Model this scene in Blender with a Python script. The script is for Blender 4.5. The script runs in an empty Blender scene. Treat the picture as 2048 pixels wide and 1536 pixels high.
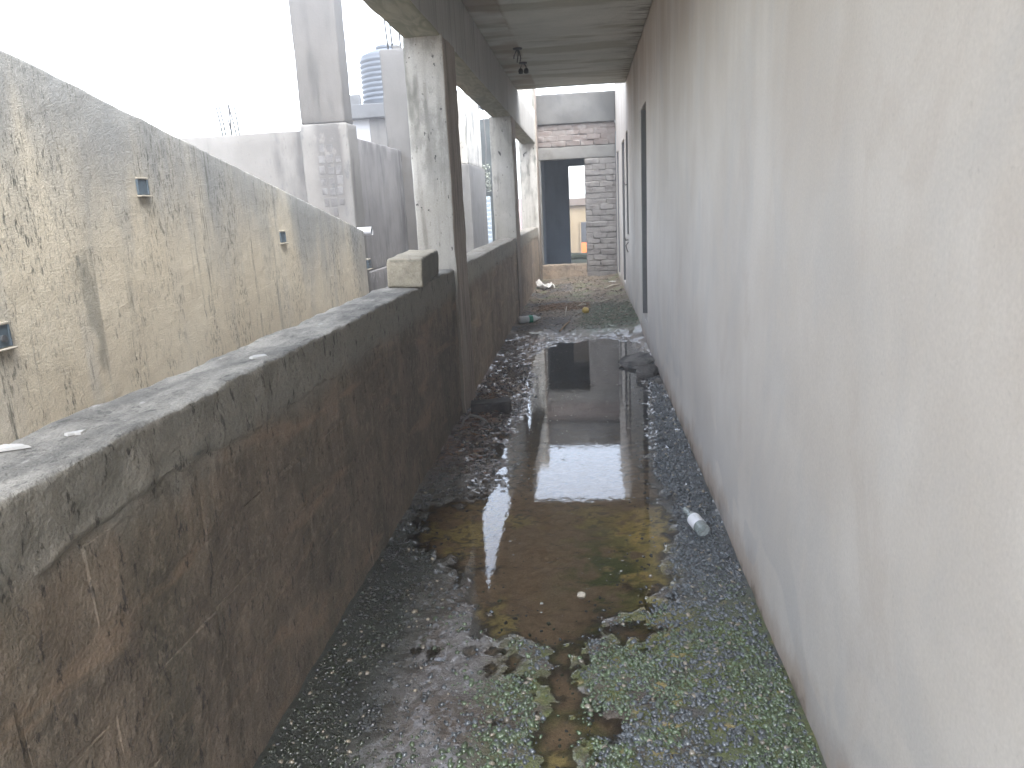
import bpy, bmesh, math, random
import numpy as np
from mathutils import Matrix, Vector

S = bpy.context.scene
rng = random.Random(7)
NR = np.random.RandomState(11)

# ------------------------------------------------------------------ camera
cam_d = bpy.data.cameras.new('camera')
cam = bpy.data.objects.new('camera', cam_d)
S.collection.objects.link(cam)
S.camera = cam
yaw, pit, rol = math.radians(-6.12680), math.radians(13.22065), math.radians(-2.83312)
f0 = Vector((math.sin(yaw), math.cos(yaw), 0)); r0 = Vector((math.cos(yaw), -math.sin(yaw), 0)); u0 = Vector((0, 0, 1))
fw = f0 * math.cos(pit) - u0 * math.sin(pit)
up = u0 * math.cos(pit) + f0 * math.sin(pit)
rt = r0 * math.cos(rol) + up * math.sin(rol)
up2 = up * math.cos(rol) - r0 * math.sin(rol)
cam.matrix_world = Matrix(((rt.x, up2.x, -fw.x, 0), (rt.y, up2.y, -fw.y, 0), (rt.z, up2.z, -fw.z, 1.55), (0, 0, 0, 1)))
cam_d.sensor_width = 36
cam_d.lens = 26.594
cam_d.clip_start = 0.02
cam_d.clip_end = 2000

# ------------------------------------------------------------------ sky, sun, exposure
SUN_EL, SUN_AZ = math.radians(58), math.radians(150)      # azimuth from +Y clockwise: behind the camera, to the right
W = bpy.data.worlds.new('World'); S.world = W
W.use_nodes = True
nt = W.node_tree; nt.nodes.clear()
sky = nt.nodes.new('ShaderNodeTexSky'); sky.sky_type = 'NISHITA'
sky.sun_disc = False; sky.sun_elevation = SUN_EL; sky.sun_rotation = SUN_AZ
sky.air_density = 1.0; sky.dust_density = 1.5; sky.ozone_density = 1.0
hs = nt.nodes.new('ShaderNodeHueSaturation'); hs.inputs['Saturation'].default_value = 0.42   # a veil of cloud greys the sky
bg = nt.nodes.new('ShaderNodeBackground'); bg.inputs['Strength'].default_value = 0.15
wo = nt.nodes.new('ShaderNodeOutputWorld')
nt.links.new(sky.outputs[0], hs.inputs['Color']); nt.links.new(hs.outputs[0], bg.inputs[0]); nt.links.new(bg.outputs[0], wo.inputs[0])
sd = bpy.data.lights.new('sun', 'SUN'); sun = bpy.data.objects.new('sun', sd); S.collection.objects.link(sun)
sd.energy = 1.05; sd.angle = math.radians(60); sd.color = (1.0, 0.98, 0.95)
sdir = Vector((math.sin(SUN_AZ) * math.cos(SUN_EL), math.cos(SUN_AZ) * math.cos(SUN_EL), math.sin(SUN_EL)))
sun.rotation_euler = sdir.to_track_quat('Z', 'Y').to_euler()
S.view_settings.view_transform = 'Standard'; S.view_settings.look = 'None'
S.view_settings.gamma = 1; S.view_settings.use_curve_mapping = False
S.view_settings.exposure = 3.12
S.cycles.max_bounces = 10; S.cycles.diffuse_bounces = 6; S.cycles.glossy_bounces = 5
S.cycles.transparent_max_bounces = 12; S.cycles.transmission_bounces = 8
S.cycles.use_denoising = True

# ------------------------------------------------------------------ numpy noise
_P = NR.rand(64, 64, 64).astype(np.float32)
def vn(x, y, z):
    x, y, z = np.broadcast_arrays(np.asarray(x, float), np.asarray(y, float), np.asarray(z, float))
    xi, yi, zi = np.floor(x).astype(int), np.floor(y).astype(int), np.floor(z).astype(int)
    fx, fy, fz = x - xi, y - yi, z - zi
    fx = fx * fx * (3 - 2 * fx); fy = fy * fy * (3 - 2 * fy); fz = fz * fz * (3 - 2 * fz)
    def g(a, b, c): return _P[(xi + a) & 63, (yi + b) & 63, (zi + c) & 63]
    def l(a, b, t): return a + (b - a) * t
    return l(l(l(g(0,0,0), g(1,0,0), fx), l(g(0,1,0), g(1,1,0), fx), fy),
             l(l(g(0,0,1), g(1,0,1), fx), l(g(0,1,1), g(1,1,1), fx), fy), fz)
def fbm(x, y, z, o=4):
    s, a, t = 0, .5, 0
    for i in range(o):
        k = 2.03 ** i
        s = s + a * vn(x * k + 7.3 * i, y * k + 3.1 * i, z * k + 11.7 * i); t += a; a *= .5
    return s / t
def sst(a, b, v):
    t = np.clip((v - a) / (b - a), 0, 1); return t * t * (3 - 2 * t)

# ------------------------------------------------------------------ materials
class T:
    def __init__(s, name):
        s.m = bpy.data.materials.new(name); s.m.use_nodes = True
        s.nt = s.m.node_tree; s.nt.nodes.clear()
        s.out = s.nt.nodes.new('ShaderNodeOutputMaterial')
        s.b = s.nt.nodes.new('ShaderNodeBsdfPrincipled')
        s.nt.links.new(s.b.outputs[0], s.out.inputs['Surface'])
        s.pos = s.nt.nodes.new('ShaderNodeNewGeometry')
        s.P = s.pos.outputs['Position']
        sx = s.nt.nodes.new('ShaderNodeSeparateXYZ'); s.nt.links.new(s.P, sx.inputs[0])
        s.x, s.y, s.z = sx.outputs
    def put(s, sock, v):
        if isinstance(v, bpy.types.NodeSocket): s.nt.links.new(v, sock)
        elif isinstance(v, tuple) and sock.type == 'RGBA' and len(v) == 3: sock.default_value = (*v, 1)
        else: sock.default_value = v
    def vm(s, scale, off=(0, 0, 0)):
        if not isinstance(scale, tuple): scale = (scale,) * 3
        n = s.nt.nodes.new('ShaderNodeVectorMath'); n.operation = 'MULTIPLY_ADD'
        s.put(n.inputs[0], s.P); n.inputs[1].default_value = scale; n.inputs[2].default_value = off
        return n.outputs[0]
    def noise(s, scale, detail=4, rough=.55, off=(0, 0, 0), dist=0):
        n = s.nt.nodes.new('ShaderNodeTexNoise'); s.put(n.inputs['Vector'], s.vm(scale, off))
        n.inputs['Scale'].default_value = 1; n.inputs['Detail'].default_value = detail
        n.inputs['Roughness'].default_value = rough; n.inputs['Distortion'].default_value = dist
        return n.outputs['Fac']
    def vor(s, scale, feat='F1', off=(0, 0, 0)):
        n = s.nt.nodes.new('ShaderNodeTexVoronoi'); n.feature = feat
        s.put(n.inputs['Vector'], s.vm(scale, off)); n.inputs['Scale'].default_value = 1
        return n.outputs['Distance']
    def lin(s, v, a, b, c=0., d=1., smooth=True):
        n = s.nt.nodes.new('ShaderNodeMapRange'); n.interpolation_type = 'SMOOTHSTEP' if smooth else 'LINEAR'
        s.put(n.inputs[0], v)
        for i, k in enumerate((a, b, c, d)): n.inputs[i + 1].default_value = k
        return n.outputs[0]
    def op(s, o, a, b=0., c=0.):
        n = s.nt.nodes.new('ShaderNodeMath'); n.operation = o
        s.put(n.inputs[0], a); s.put(n.inputs[1], b); s.put(n.inputs[2], c); return n.outputs[0]
    def mul(s, *v):
        r = v[0]
        for k in v[1:]: r = s.op('MULTIPLY', r, k)
        return r
    def mix(s, f, a, b, mode='MIX'):
        n = s.nt.nodes.new('ShaderNodeMix'); n.data_type = 'RGBA'; n.blend_type = mode
        s.put(n.inputs[0], f); s.put(n.inputs[6], a); s.put(n.inputs[7], b); return n.outputs[2]
    def gain(s, col, v):
        n = s.nt.nodes.new('ShaderNodeVectorMath'); n.operation = 'SCALE'
        s.put(n.inputs[0], col); s.put(n.inputs[3], v); return n.outputs[0]
    def attr(s, name):
        n = s.nt.nodes.new('ShaderNodeAttribute'); n.attribute_name = name; return n.outputs['Color']
    def bump(s, h, strength, dist=.01):
        n = s.nt.nodes.new('ShaderNodeBump'); n.inputs['Strength'].default_value = strength
        n.inputs['Distance'].default_value = dist; s.put(n.inputs['Height'], h); return n.outputs[0]
    def done(s, col, rough=.9, h=None, bs=.5, bd=.01, spec=.3):
        s.put(s.b.inputs['Base Color'], col); s.put(s.b.inputs['Roughness'], rough)
        s.b.inputs['Specular IOR Level'].default_value = spec
        if h is not None: s.nt.links.new(s.bump(h, bs, bd), s.b.inputs['Normal'])
        return s.m

def plaster(name, a, b, stain, lo, hi, vs=(5, 5, .5), cs=1.3, speck=0., specol=(.03, .03, .03), grain=.18,
            bs=.5, bscale=70, bd=.006, rough=.92, extra=None, sdetail=6):
    t = T(name)
    c = t.mix(t.lin(t.noise(cs, 5), .32, .68), a, b)
    c = t.mix(t.mul(t.lin(t.noise(vs, sdetail, .6, (3, 9, 1)), lo, hi), t.lin(t.noise(cs * 1.3, 3, .5, (8, 1, 5)), .3, .65, .25, 1)), c, stain)
    if speck:
        c = t.mix(t.mul(t.lin(t.noise((34, 34, 15), 5, .7), .60, .66), t.lin(t.noise(2.1, 3, .5, (4, 4, 4)), .42, .62), speck), c, specol)
    if extra: c = extra(t, c)
    g = t.noise(bscale * 2, 3, .7)
    c = t.gain(c, t.lin(g, .25, .75, 1 - grain, 1 + grain, False))
    h = t.op('ADD', t.mul(t.noise(bscale, 5, .65), .6), t.mul(t.noise(9, 4), 1.2))
    return t.done(c, rough, h, bs, bd)

def simple(name, col, rough=.6, metal=0., var=.15, scale=30, bs=.2, spec=.4):
    t = T(name); n = t.noise(scale, 4)
    c = t.gain(t.mix(1., col, col), t.lin(n, .25, .75, 1 - var, 1 + var, False))
    t.b.inputs['Metallic'].default_value = metal
    return t.done(c, rough, n, bs, .004, spec)

def x_right(t, c):
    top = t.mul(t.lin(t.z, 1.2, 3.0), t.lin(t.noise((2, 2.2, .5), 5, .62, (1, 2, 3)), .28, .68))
    c = t.mix(t.mul(top, .65), c, (.42, .35, .272))  # brown darkening towards the slab, its shade put into the wall colour
    run = t.mul(t.lin(t.noise((9, 9, .5), 5, .65, (5, 5, 5)), .52, .70), t.lin(t.z, .8, 3.2, .25, .9))
    c = t.mix(t.mul(run, .08), c, (.34, .31, .27))
    c = t.mix(t.mul(t.lin(t.noise((1.7, 1.7, 1.1), 6, .62, (3, 3, 8), .8), .48, .66), .35), c, (.525, .515, .495))
    c = t.mix(t.mul(t.lin(t.noise((2.6, 2.6, 1.6), 6, .66, (7, 3, 2), .5), .54, .68), .3), c, (.52, .46, .40))
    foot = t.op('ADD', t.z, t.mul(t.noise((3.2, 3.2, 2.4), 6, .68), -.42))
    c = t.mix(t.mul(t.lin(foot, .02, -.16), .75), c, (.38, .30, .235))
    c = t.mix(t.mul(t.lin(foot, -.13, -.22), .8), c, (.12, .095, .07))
    rep = t.mul(t.lin(t.noise((1.2, 1.4, 2.2), 3, .5, (2, 7, 1), .6), .52, .56), t.lin(t.z, .75, .1))
    c = t.mix(t.mul(rep, .4), c, (.46, .455, .445))
    c = t.mix(t.mul(t.lin(t.noise(38, 6, .75, (1, 1, 1)), .60, .70), t.lin(t.noise(.9, 2), .45, .65), .3), c, (.40, .37, .33))
    return c
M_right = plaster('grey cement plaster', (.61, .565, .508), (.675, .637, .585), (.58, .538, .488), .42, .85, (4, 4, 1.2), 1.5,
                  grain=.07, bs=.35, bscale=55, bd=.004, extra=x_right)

def x_yellow(t, c):
    # distance below the sloping top edge
    d = t.op('SUBTRACT', t.op('MULTIPLY_ADD', t.y, -.185, 2.765), t.z)
    nn = t.noise((1.6, 2.2, .5), 5, .6, (2, 2, 2))
    mold_glare = t.lin(t.op('ADD', d, t.mul(nn, -1.7)), -.05, -.85)
    c = t.mix(t.mul(mold_glare, .85), c, (.235, .25, .255))  # algae stain along the top, with bluish sky glare put into the colour
    st = t.mul(t.lin(t.noise((5, 5.5, .55), 4, .55, (1, 4, 2)), .60, .68), t.lin(t.noise((2, 2.4, 1.5), 3, .5, (9, 1, 2)), .48, .58))
    c = t.mix(t.mul(st, .55), c, (.15, .155, .135))
    clus = t.lin(t.noise((2.4, 2.8, 1.3), 5, .62, (6, 3, 2)), .42, .60)
    pt = t.mul(t.lin(t.noise((62, 68, 20), 6, .78, (3, 1, 1)), .50, .64), clus)
    c = t.mix(t.mul(pt, .9), c, (.06, .068, .055))
    bl = t.mul(t.lin(t.noise((20, 22, 8), 6, .72, (5, 1, 7)), .57, .64), t.lin(t.noise((3.4, 3.8, 1.9), 3, .5, (2, 6, 3)), .50, .60))
    c = t.mix(t.mul(bl, .5), c, (.065, .075, .068))
    lo = t.mul(t.lin(t.noise((75, 80, 13), 5, .75, (1, 3, 1)), .57, .70), t.lin(t.noise((1.4, 1.6, 1.0), 4, .6, (2, 3, 9)), .36, .58))
    c = t.mix(t.mul(lo, .75), c, (.115, .10, .07))
    ru = t.mul(t.lin(t.noise((13, 14, .45), 5, .6, (8, 3, 1)), .60, .67), t.lin(t.noise((40, 40, 9), 5, .7), .38, .56), t.lin(t.noise((1.1, 1.5, .9), 3, .5, (1, 8, 2)), .38, .54))
    c = t.mix(t.mul(ru, .8), c, (.09, .095, .08))
    return c
M_yellow = plaster('yellow roughcast render', (.58, .515, .395), (.66, .60, .475), (.53, .495, .42), .5, .7, (4, 4, .6), 1.2,
                   grain=.26, bs=1., bscale=115, bd=.009, extra=x_yellow)
def x_white(t, c):
    m = t.mul(t.lin(t.x, -2.84, -2.70), t.lin(t.x, -2.46, -2.52), t.lin(t.y, 8.2, 8.1), t.lin(t.noise((7, 7, 4), 6, .7, (3, 2, 5)), .38, .50), t.lin(t.z, 1.4, 2.1, .35, 1.))
    c = t.mix(t.mul(m, .8), c, (.08, .077, .074))
    return t.mix(t.mul(t.lin(t.noise((12, 12, 5), 5, .7, (6, 1, 1)), .56, .66), t.lin(t.noise(1.6, 3, .5, (5, 5, 1)), .45, .6), .6), c, (.075, .077, .08))
M_panel = plaster('clean white panel', (.30, .30, .305), (.34, .34, .345), (.26, .26, .265), .5, .7, (3, 3, 1), 1, grain=.04, bs=.15)
M_white = plaster('old whitewash', (.135, .130, .121), (.168, .163, .153), (.08, .078, .075), .50, .74, (5, 5, .8), 1.8, speck=.4, grain=.08, bs=.3, extra=x_white)
def x_grey(t, c):
    e = t.op('MAXIMUM', t.mul(t.lin(t.z, 2.05, 2.36), .7), t.lin(t.y, 9.9, 10.5))
    c = t.mix(t.mul(e, t.lin(t.noise((6, 6, 1.4), 5, .65, (4, 4, 7)), .40, .58), .75), c, (.055, .056, .056))
    return t.mix(t.mul(t.lin(t.z, 1.3, .9), t.lin(t.noise((14, 14, 8), 5, .7, (3, 8, 1)), .55, .62), .7), c, (.30, .29, .285))
M_greywall = plaster('rain streaked grey plaster', (.155, .149, .147), (.205, .198, .194), (.085, .085, .085), .45, .74, (7, 7, 1.1), 2.4, speck=.4, grain=.12, bs=.35, extra=x_grey)
def x_col(t, c):
    c = t.mix(t.mul(t.lin(t.noise((5, 5, 2.2), 5, .65, (2, 7, 3)), .50, .60), t.lin(t.z, 1.5, 1.9), .5), c, (.17, .165, .148))
    c = t.mix(t.mul(t.lin(t.noise((26, 26, 18), 3, .5, (9, 6, 3)), .70, .73), .9), c, (.02, .018, .016))
    c = t.mix(t.mul(t.lin(t.noise((3.2, 3.2, 1.0), 4, .55, (7, 2, 3)), .54, .62), t.lin(t.z, 1.3, 2.3, .1, .8)), c, (.11, .11, .093))
    c = t.mix(t.mul(t.lin(t.noise((16, 16, 7), 4, .6, (1, 6, 3)), .64, .69), t.lin(t.z, 1.2, 2.3)), c, (.028, .026, .024))
    c = t.mix(t.mul(t.lin(t.z, 1.15, .75), .8), c, (.12, .095, .072))
    return c
M_col = plaster('limewashed concrete', (.36, .342, .302), (.47, .45, .41), (.22, .205, .178), .47, .72, (14, 14, .9), 2.2, speck=.5, grain=.14, bs=.6, bscale=50, bd=.008, extra=x_col)
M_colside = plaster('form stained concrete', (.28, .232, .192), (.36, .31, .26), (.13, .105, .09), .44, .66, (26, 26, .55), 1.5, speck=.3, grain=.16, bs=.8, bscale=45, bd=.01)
def x_pillar(t, c):
    return t.mix(t.mul(t.lin(t.z, 3.1, 3.7), .3), c, (.115, .115, .117))
M_pillar = plaster('bare grey column concrete', (.090, .086, .080), (.116, .111, .104), (.064, .062, .058), .46, .7, (6, 6, .9), 1.6, grain=.1, bs=.4, extra=x_pillar)

def parapet_mat(name, top_a=(.14, .137, .126), top_b=(.33, .318, .285), dark=1.):
    t = T(name)
    k = lambda c: tuple(v * dark for v in c)
    c = t.mix(t.lin(t.noise((2.5, 2.5, 2.5), 5, .6), .32, .66), k((.095, .078, .062)), k((.165, .132, .10)))
    gr = t.mul(t.lin(t.noise((4, 4.5, .9), 5, .6, (5, 2, 1)), .45, .66), .45)
    c = t.mix(gr, c, k((.055, .055, .042)))
    c = t.mix(t.mul(t.lin(t.noise((3, 1.3, 7.5), 5, .62, (1, 9, 4), .6), .53, .66), .65), c, k((.19, .14, .10)))
    c = t.mix(t.mul(t.lin(t.noise((30, 26, 22), 6, .75, (4, 4, 1)), .50, .64), .5), c, k((.20, .165, .13)))
    up_ = t.lin(t.op('ADD', t.z, t.mul(t.noise((5, 6, 3), 4, .6), -.16)), .80, .92)
    c = t.mix(t.mul(up_, .75), c, k((.17, .165, .145)))
    c = t.mix(t.mul(t.lin(t.noise((40, 40, 16), 5, .7), .57, .65), .75), c, k((.028, .026, .024)))
    tw = t.nt.nodes.new('ShaderNodeSeparateXYZ'); t.nt.links.new(t.pos.outputs['Normal'], tw.inputs[0])
    tc = t.mix(t.lin(t.noise((7, 3, 5), 6, .7), .35, .68), top_a, top_b)
    tc = t.mix(t.mul(t.lin(t.noise((30, 22, 30), 5, .7, (2, 2, 2)), .56, .66), .6), tc, (.05, .05, .048))
    tc = t.mix(t.mul(t.lin(t.noise((18, 6, 18), 4, .7, (6, 1, 2)), .62, .70), .7), tc, (.42, .41, .385))
    c = t.mix(t.mul(t.lin(tw.outputs[2], .45, .75), t.lin(t.z, 1.04, 1.09)), c, tc)
    c = t.gain(c, t.lin(t.noise(150, 3, .7), .25, .75, .78, 1.22, False))
    h = t.op('ADD', t.mul(t.noise(60, 5, .7), .8), t.mul(t.noise(12, 5, .6), 2.2))
    return t.done(c, .93, h, .9, .012)
M_par = parapet_mat('mud stained parapet render', dark=1.26)
M_parb = parapet_mat('sandcrete block face', dark=1.3)
M_par2 = parapet_mat('brown stained parapet render', (.22, .20, .165), (.33, .305, .265), 2.3)
M_par2b = parapet_mat('brown sandcrete block face', (.22, .20, .165), (.33, .305, .265), 2.5)
def x_ceil(t, c):
    c = t.mix(t.mul(t.lin(t.noise((1.6, 13, 13), 6, .7, (2, 6, 4)), .57, .70), .32), c, (.075, .075, .06))
    c = t.mix(t.mul(t.lin(t.noise((.8, 3, 3), 3, .5, (2, 1, 9)), .5, .62), .5), c, (.27, .265, .20))
    c = t.mix(t.mul(t.lin(t.x, -.66, -.70), t.lin(t.noise((1, 1.6, 1), 2), .42, .6), .6), c, (.26, .185, .13))
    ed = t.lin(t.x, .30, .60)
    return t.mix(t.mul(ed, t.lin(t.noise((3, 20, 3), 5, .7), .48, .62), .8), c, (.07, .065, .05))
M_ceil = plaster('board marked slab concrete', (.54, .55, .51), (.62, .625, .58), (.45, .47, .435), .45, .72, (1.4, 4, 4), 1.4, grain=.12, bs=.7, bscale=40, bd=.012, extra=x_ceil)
def x_beam(t, c):
    tw = t.nt.nodes.new('ShaderNodeSeparateXYZ'); t.nt.links.new(t.pos.outputs['Normal'], tw.inputs[0])
    un = t.lin(tw.outputs[2], -.5, -.8)
    wood = t.mix(t.lin(t.noise((9, 2.2, 5), 5, .6, (0, 0, 3), 1.5), .35, .65), (.19, .195, .145), (.30, .285, .22))
    return t.mix(un, c, wood)
M_beam = plaster('edge beam concrete', (.36, .35, .325), (.43, .42, .395), (.26, .25, .23), .45, .7, (18, 18, .7), 1.4, grain=.12, bs=.5, extra=x_beam)
def x_pale(t, c):
    return c
M_endbeam = plaster('patchy cement render', (.092, .090, .085), (.128, .126, .12), (.075, .075, .075), .48, .7, (4, 4, 2), 2.6, speck=.3, grain=.12, bs=.5)
M_mortar = plaster('old mortar', (.15, .143, .136), (.19, .18, .172), (.11, .104, .098), .48, .66, (6, 6, 6), 4, speck=.3, grain=.2, bs=.8, bd=.01)
M_bricka = plaster('cement washed brick', (.22, .207, .195), (.28, .265, .25), (.155, .142, .132), .48, .66, (8, 8, 8), 5, speck=.4, grain=.2, bs=.9, bd=.012)
M_brickb = plaster('ruddy brick', (.18, .148, .134), (.205, .182, .167), (.25, .232, .218), .46, .62, (7, 7, 10), 3, speck=.3, grain=.2, bs=.9, bd=.012)
M_dark = plaster('dark room plaster', (.20, .235, .28), (.25, .29, .335), (.16, .185, .22), .45, .7, (3, 3, 1), 1.5, grain=.1, bs=.3)
M_lint = plaster('lintel concrete', (.17, .165, .155), (.215, .21, .195), (.12, .112, .10), .5, .7, (4, 4, 3), 3, grain=.14, bs=.5)
M_gbrick = plaster('half limed brick', (.085, .082, .08), (.12, .118, .116), (.15, .149, .147), .45, .6, (9, 9, 9), 6, grain=.15)
M_rust = simple('rusty reinforcement steel', (.09, .07, .06), .8, .3)
M_rebar = simple('dark rebar steel', (.03, .028, .028), .7)
M_steel = simple('painted grey steel', (.16, .17, .18), .5, .2, .1, 8)
M_jambshade = simple('jamb shade grey', (.17, .168, .168), .6)
M_frame = simple('grey door frame', (.30, .30, .31), .6)
M_tank = simple('glare greyed black plastic', (.065, .075, .09), .45, 0, .08, 5)  # black plastic lifted to blue-grey, sky glare put into its colour
M_pvc = simple('white pvc', (.42, .42, .43), .4, 0, .05, 12)
M_cream = plaster('cream house render', (.26, .205, .13), (.30, .24, .155), (.22, .175, .11), .5, .7, (3, 3, .6), 1, grain=.05, bs=.2)
M_fascia = simple('brown fascia', (.15, .12, .10), .7)
M_orange = simple('orange shutter paint', (.75, .20, .05), .5)
M_glassdk = simple('dark window', (.05, .055, .06), .6)
M_redbld = plaster('hazed red brick building', (.27, .20, .18), (.30, .24, .22), (.24, .18, .165), .5, .7, (2, 2, 2), 1, grain=.05)  # pale red with distance haze put into the colour
M_bluebld = plaster('pale blue grey building', (.20, .24, .25), (.23, .265, .275), (.19, .22, .225), .5, .7, (2, 2, 2), 1, grain=.05)
M_darkwall = plaster('dark green black wall', (.025, .033, .033), (.05, .06, .055), (.018, .022, .02), .42, .66, (4, 4, 2), 3, grain=.2, bs=.8)  # near-black green tone over the whole wall
M_leaf = simple('dusty leaves', (.20, .215, .17), .7, 0, .35, 60)
M_louv = simple('pale blue louvre paint', (.45, .52, .58), .5)
M_block = None
def x_block(t, c):
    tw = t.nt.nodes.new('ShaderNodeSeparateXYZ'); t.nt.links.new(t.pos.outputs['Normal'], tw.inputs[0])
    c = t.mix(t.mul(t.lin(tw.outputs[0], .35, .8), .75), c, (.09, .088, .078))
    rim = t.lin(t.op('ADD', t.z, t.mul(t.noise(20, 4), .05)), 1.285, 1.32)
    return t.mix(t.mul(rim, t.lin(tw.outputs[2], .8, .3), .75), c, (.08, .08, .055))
M_block = plaster('sandy concrete block', (.33, .30, .235), (.42, .38, .30), (.25, .225, .175), .5, .7, (9, 9, 9), 6, speck=.7, grain=.22, bs=1., bscale=80, bd=.012, extra=x_block)
M_ground = plaster('dry laterite ground', (.20, .13, .09), (.27, .19, .13), (.14, .10, .07), .45, .65, (.3, .3, .3), .2, grain=.2)
M_terr = plaster('mossy roof terrace', (.06, .068, .042), (.09, .10, .058), (.04, .045, .035), .42, .6, (3, 3, 3), 1.5, grain=.25, bs=1.)
M_slabedge = plaster('house slab concrete', (.075, .078, .082), (.095, .098, .10), (.055, .056, .058), .5, .7, (3, 3, 3), 2, grain=.08)

# ------------------------------------------------------------------ object helpers
def link(o, parent=None):
    S.collection.objects.link(o)
    if parent is not None: o.parent = parent
    return o
def tag(o, label, cat, group=None):
    o['label'] = label; o['category'] = cat
    if group: o['group'] = group
    return o
def thing(name, label, cat, loc=(0, 0, 0), group=None, rz=0):
    o = bpy.data.objects.new(name, None); o.location = loc; o.rotation_euler = (0, 0, rz)
    o.empty_display_size = .1
    link(o); return tag(o, label, cat, group)
def mesh_np(name, V, F, mat, parent=None, smooth=True, col=None):
    me = bpy.data.meshes.new(name)
    V = np.asarray(V, np.float32); F = np.asarray(F, np.int32); k = F.shape[1]
    me.vertices.add(len(V)); me.vertices.foreach_set('co', V.ravel())
    me.loops.add(F.size); me.loops.foreach_set('vertex_index', F.ravel())
    me.polygons.add(len(F)); me.polygons.foreach_set('loop_start', np.arange(0, F.size, k, dtype=np.int32))
    me.update(calc_edges=True)
    me.polygons.foreach_set('use_smooth', np.full(len(F), smooth))
    if col is not None:
        a = me.color_attributes.new('Col', 'FLOAT_COLOR', 'POINT')
        a.data.foreach_set('color', np.concatenate([col, np.ones((len(col), 1))], 1).astype(np.float32).ravel())
    if mat is not None: me.materials.append(mat)
    me.validate()
    o = bpy.data.objects.new(name, me)
    return link(o, parent)
def rgeo(lo, hi, res, r, amp=.004, nsc=9., warp=None, seed=0, cut=()):
    """box skin as a fine grid with rounded, chipped edges and uneven faces"""
    lo, hi = np.array(lo, float), np.array(hi, float)
    res = (res,) * 3 if np.isscalar(res) else res
    ts = []
    for a in range(3):
        L = hi[a] - lo[a]; n = max(1, int(math.ceil(L / res[a])))
        t = np.linspace(lo[a], hi[a], n + 1)
        rr = min(r, L * .3)
        t = np.unique(np.round(np.concatenate([t, [lo[a] + rr * .4, lo[a] + rr, hi[a] - rr, hi[a] - rr * .4]]), 5))
        ts.append(t)
    Vs, Fs, off = [], [], 0
    for a in range(3):
        b, c = (a + 1) % 3, (a + 2) % 3
        B, C = np.meshgrid(ts[b], ts[c], indexing='ij'); nb, nc = B.shape
        idx = np.arange(nb * nc).reshape(nb, nc)
        q = np.stack([idx[:-1, :-1], idx[1:, :-1], idx[1:, 1:], idx[:-1, 1:]], -1).reshape(-1, 4)
        for side in (0, 1):
            P = np.zeros((nb * nc, 3)); P[:, a] = (lo, hi)[side][a]; P[:, b] = B.ravel(); P[:, c] = C.ravel()
            Vs.append(P); Fs.append((q if side else q[:, ::-1]) + off); off += nb * nc
    V, F = np.concatenate(Vs), np.concatenate(Fs)
    key = np.round(V * 1e4).astype(np.int64)
    _, first, inv = np.unique(key, axis=0, return_index=True, return_inverse=True)
    V, F = V[first], inv.ravel()[F]
    if r > 0:
        rr = (r * (.35 + 1.3 * fbm(V[:, 0] * 14 + seed, V[:, 1] * 14, V[:, 2] * 14, 3)))[:, None]
        rr = np.minimum(rr, (hi - lo).min() * .3)
        inner = np.clip(V, lo + rr, hi - rr); d = V - inner
        n = np.linalg.norm(d, axis=1, keepdims=True); n[n == 0] = 1
        V = inner + d / n * np.minimum(rr, np.linalg.norm(d, axis=1, keepdims=True))
    if amp:
        s = nsc
        D = np.stack([fbm(V[:, 0] * s + 31 * i + seed, V[:, 1] * s + 5 * i, V[:, 2] * s + 17 * i, 4) - .5 for i in range(3)], 1)
        V = V + D * 2 * amp
    if warp is not None: V = warp(V)
    return V, F
def rbox(name, lo, hi, mat, parent=None, res=.08, r=.01, amp=.004, nsc=9., warp=None, seed=0):
    V, F = rgeo(lo, hi, res, r, amp, nsc, warp, seed)
    return mesh_np(name, V, F, mat, parent)
def box(name, lo, hi, mat, parent=None, bev=.004):
    bm = bmesh.new(); bmesh.ops.create_cube(bm, size=1)
    for v in bm.verts: v.co = Vector([lo[i] + (v.co[i] + .5) * (hi[i] - lo[i]) for i in range(3)])
    if bev: bmesh.ops.bevel(bm, geom=bm.edges[:], offset=bev, segments=1, affect='EDGES')
    me = bpy.data.meshes.new(name); bm.to_mesh(me); bm.free()
    if mat: me.materials.append(mat)
    return link(bpy.data.objects.new(name, me), parent)
def tube(name, pts, rad, mat, parent=None, n=8, cap=True):
    pts = [Vector(p) for p in pts]
    rads = rad if isinstance(rad, (list, tuple)) else [rad] * len(pts)
    bm = bmesh.new(); rings = []
    for i, p in enumerate(pts):
        d = (pts[min(i + 1, len(pts) - 1)] - pts[max(i - 1, 0)]).normalized()
        u = d.cross(Vector((0, 0, 1)) if abs(d.z) < .9 else Vector((1, 0, 0))).normalized(); v = d.cross(u)
        rings.append([bm.verts.new(p + rads[i] * (math.cos(a) * u + math.sin(a) * v)) for a in [2 * math.pi * k / n for k in range(n)]])
    for a, b in zip(rings, rings[1:]):
        for k in range(n): bm.faces.new((a[k], a[(k + 1) % n], b[(k + 1) % n], b[k])).smooth = True
    if cap:
        bm.faces.new(rings[0]); bm.faces.new(rings[-1][::-1])
    bmesh.ops.recalc_face_normals(bm, faces=bm.faces[:])
    me = bpy.data.meshes.new(name); bm.to_mesh(me); bm.free(); me.materials.append(mat)
    return link(bpy.data.objects.new(name, me), parent)
def lathe(name, prof, mat, parent=None, n=24):
    """profile of (radius, z) about local Z"""
    V = [(r * math.cos(2 * math.pi * k / n), r * math.sin(2 * math.pi * k / n), z) for r, z in prof for k in range(n)]
    F = [(i * n + k, i * n + (k + 1) % n, (i + 1) * n + (k + 1) % n, (i + 1) * n + k) for i in range(len(prof) - 1) for k in range(n)]
    return mesh_np(name, V, F, mat, parent)
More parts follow.
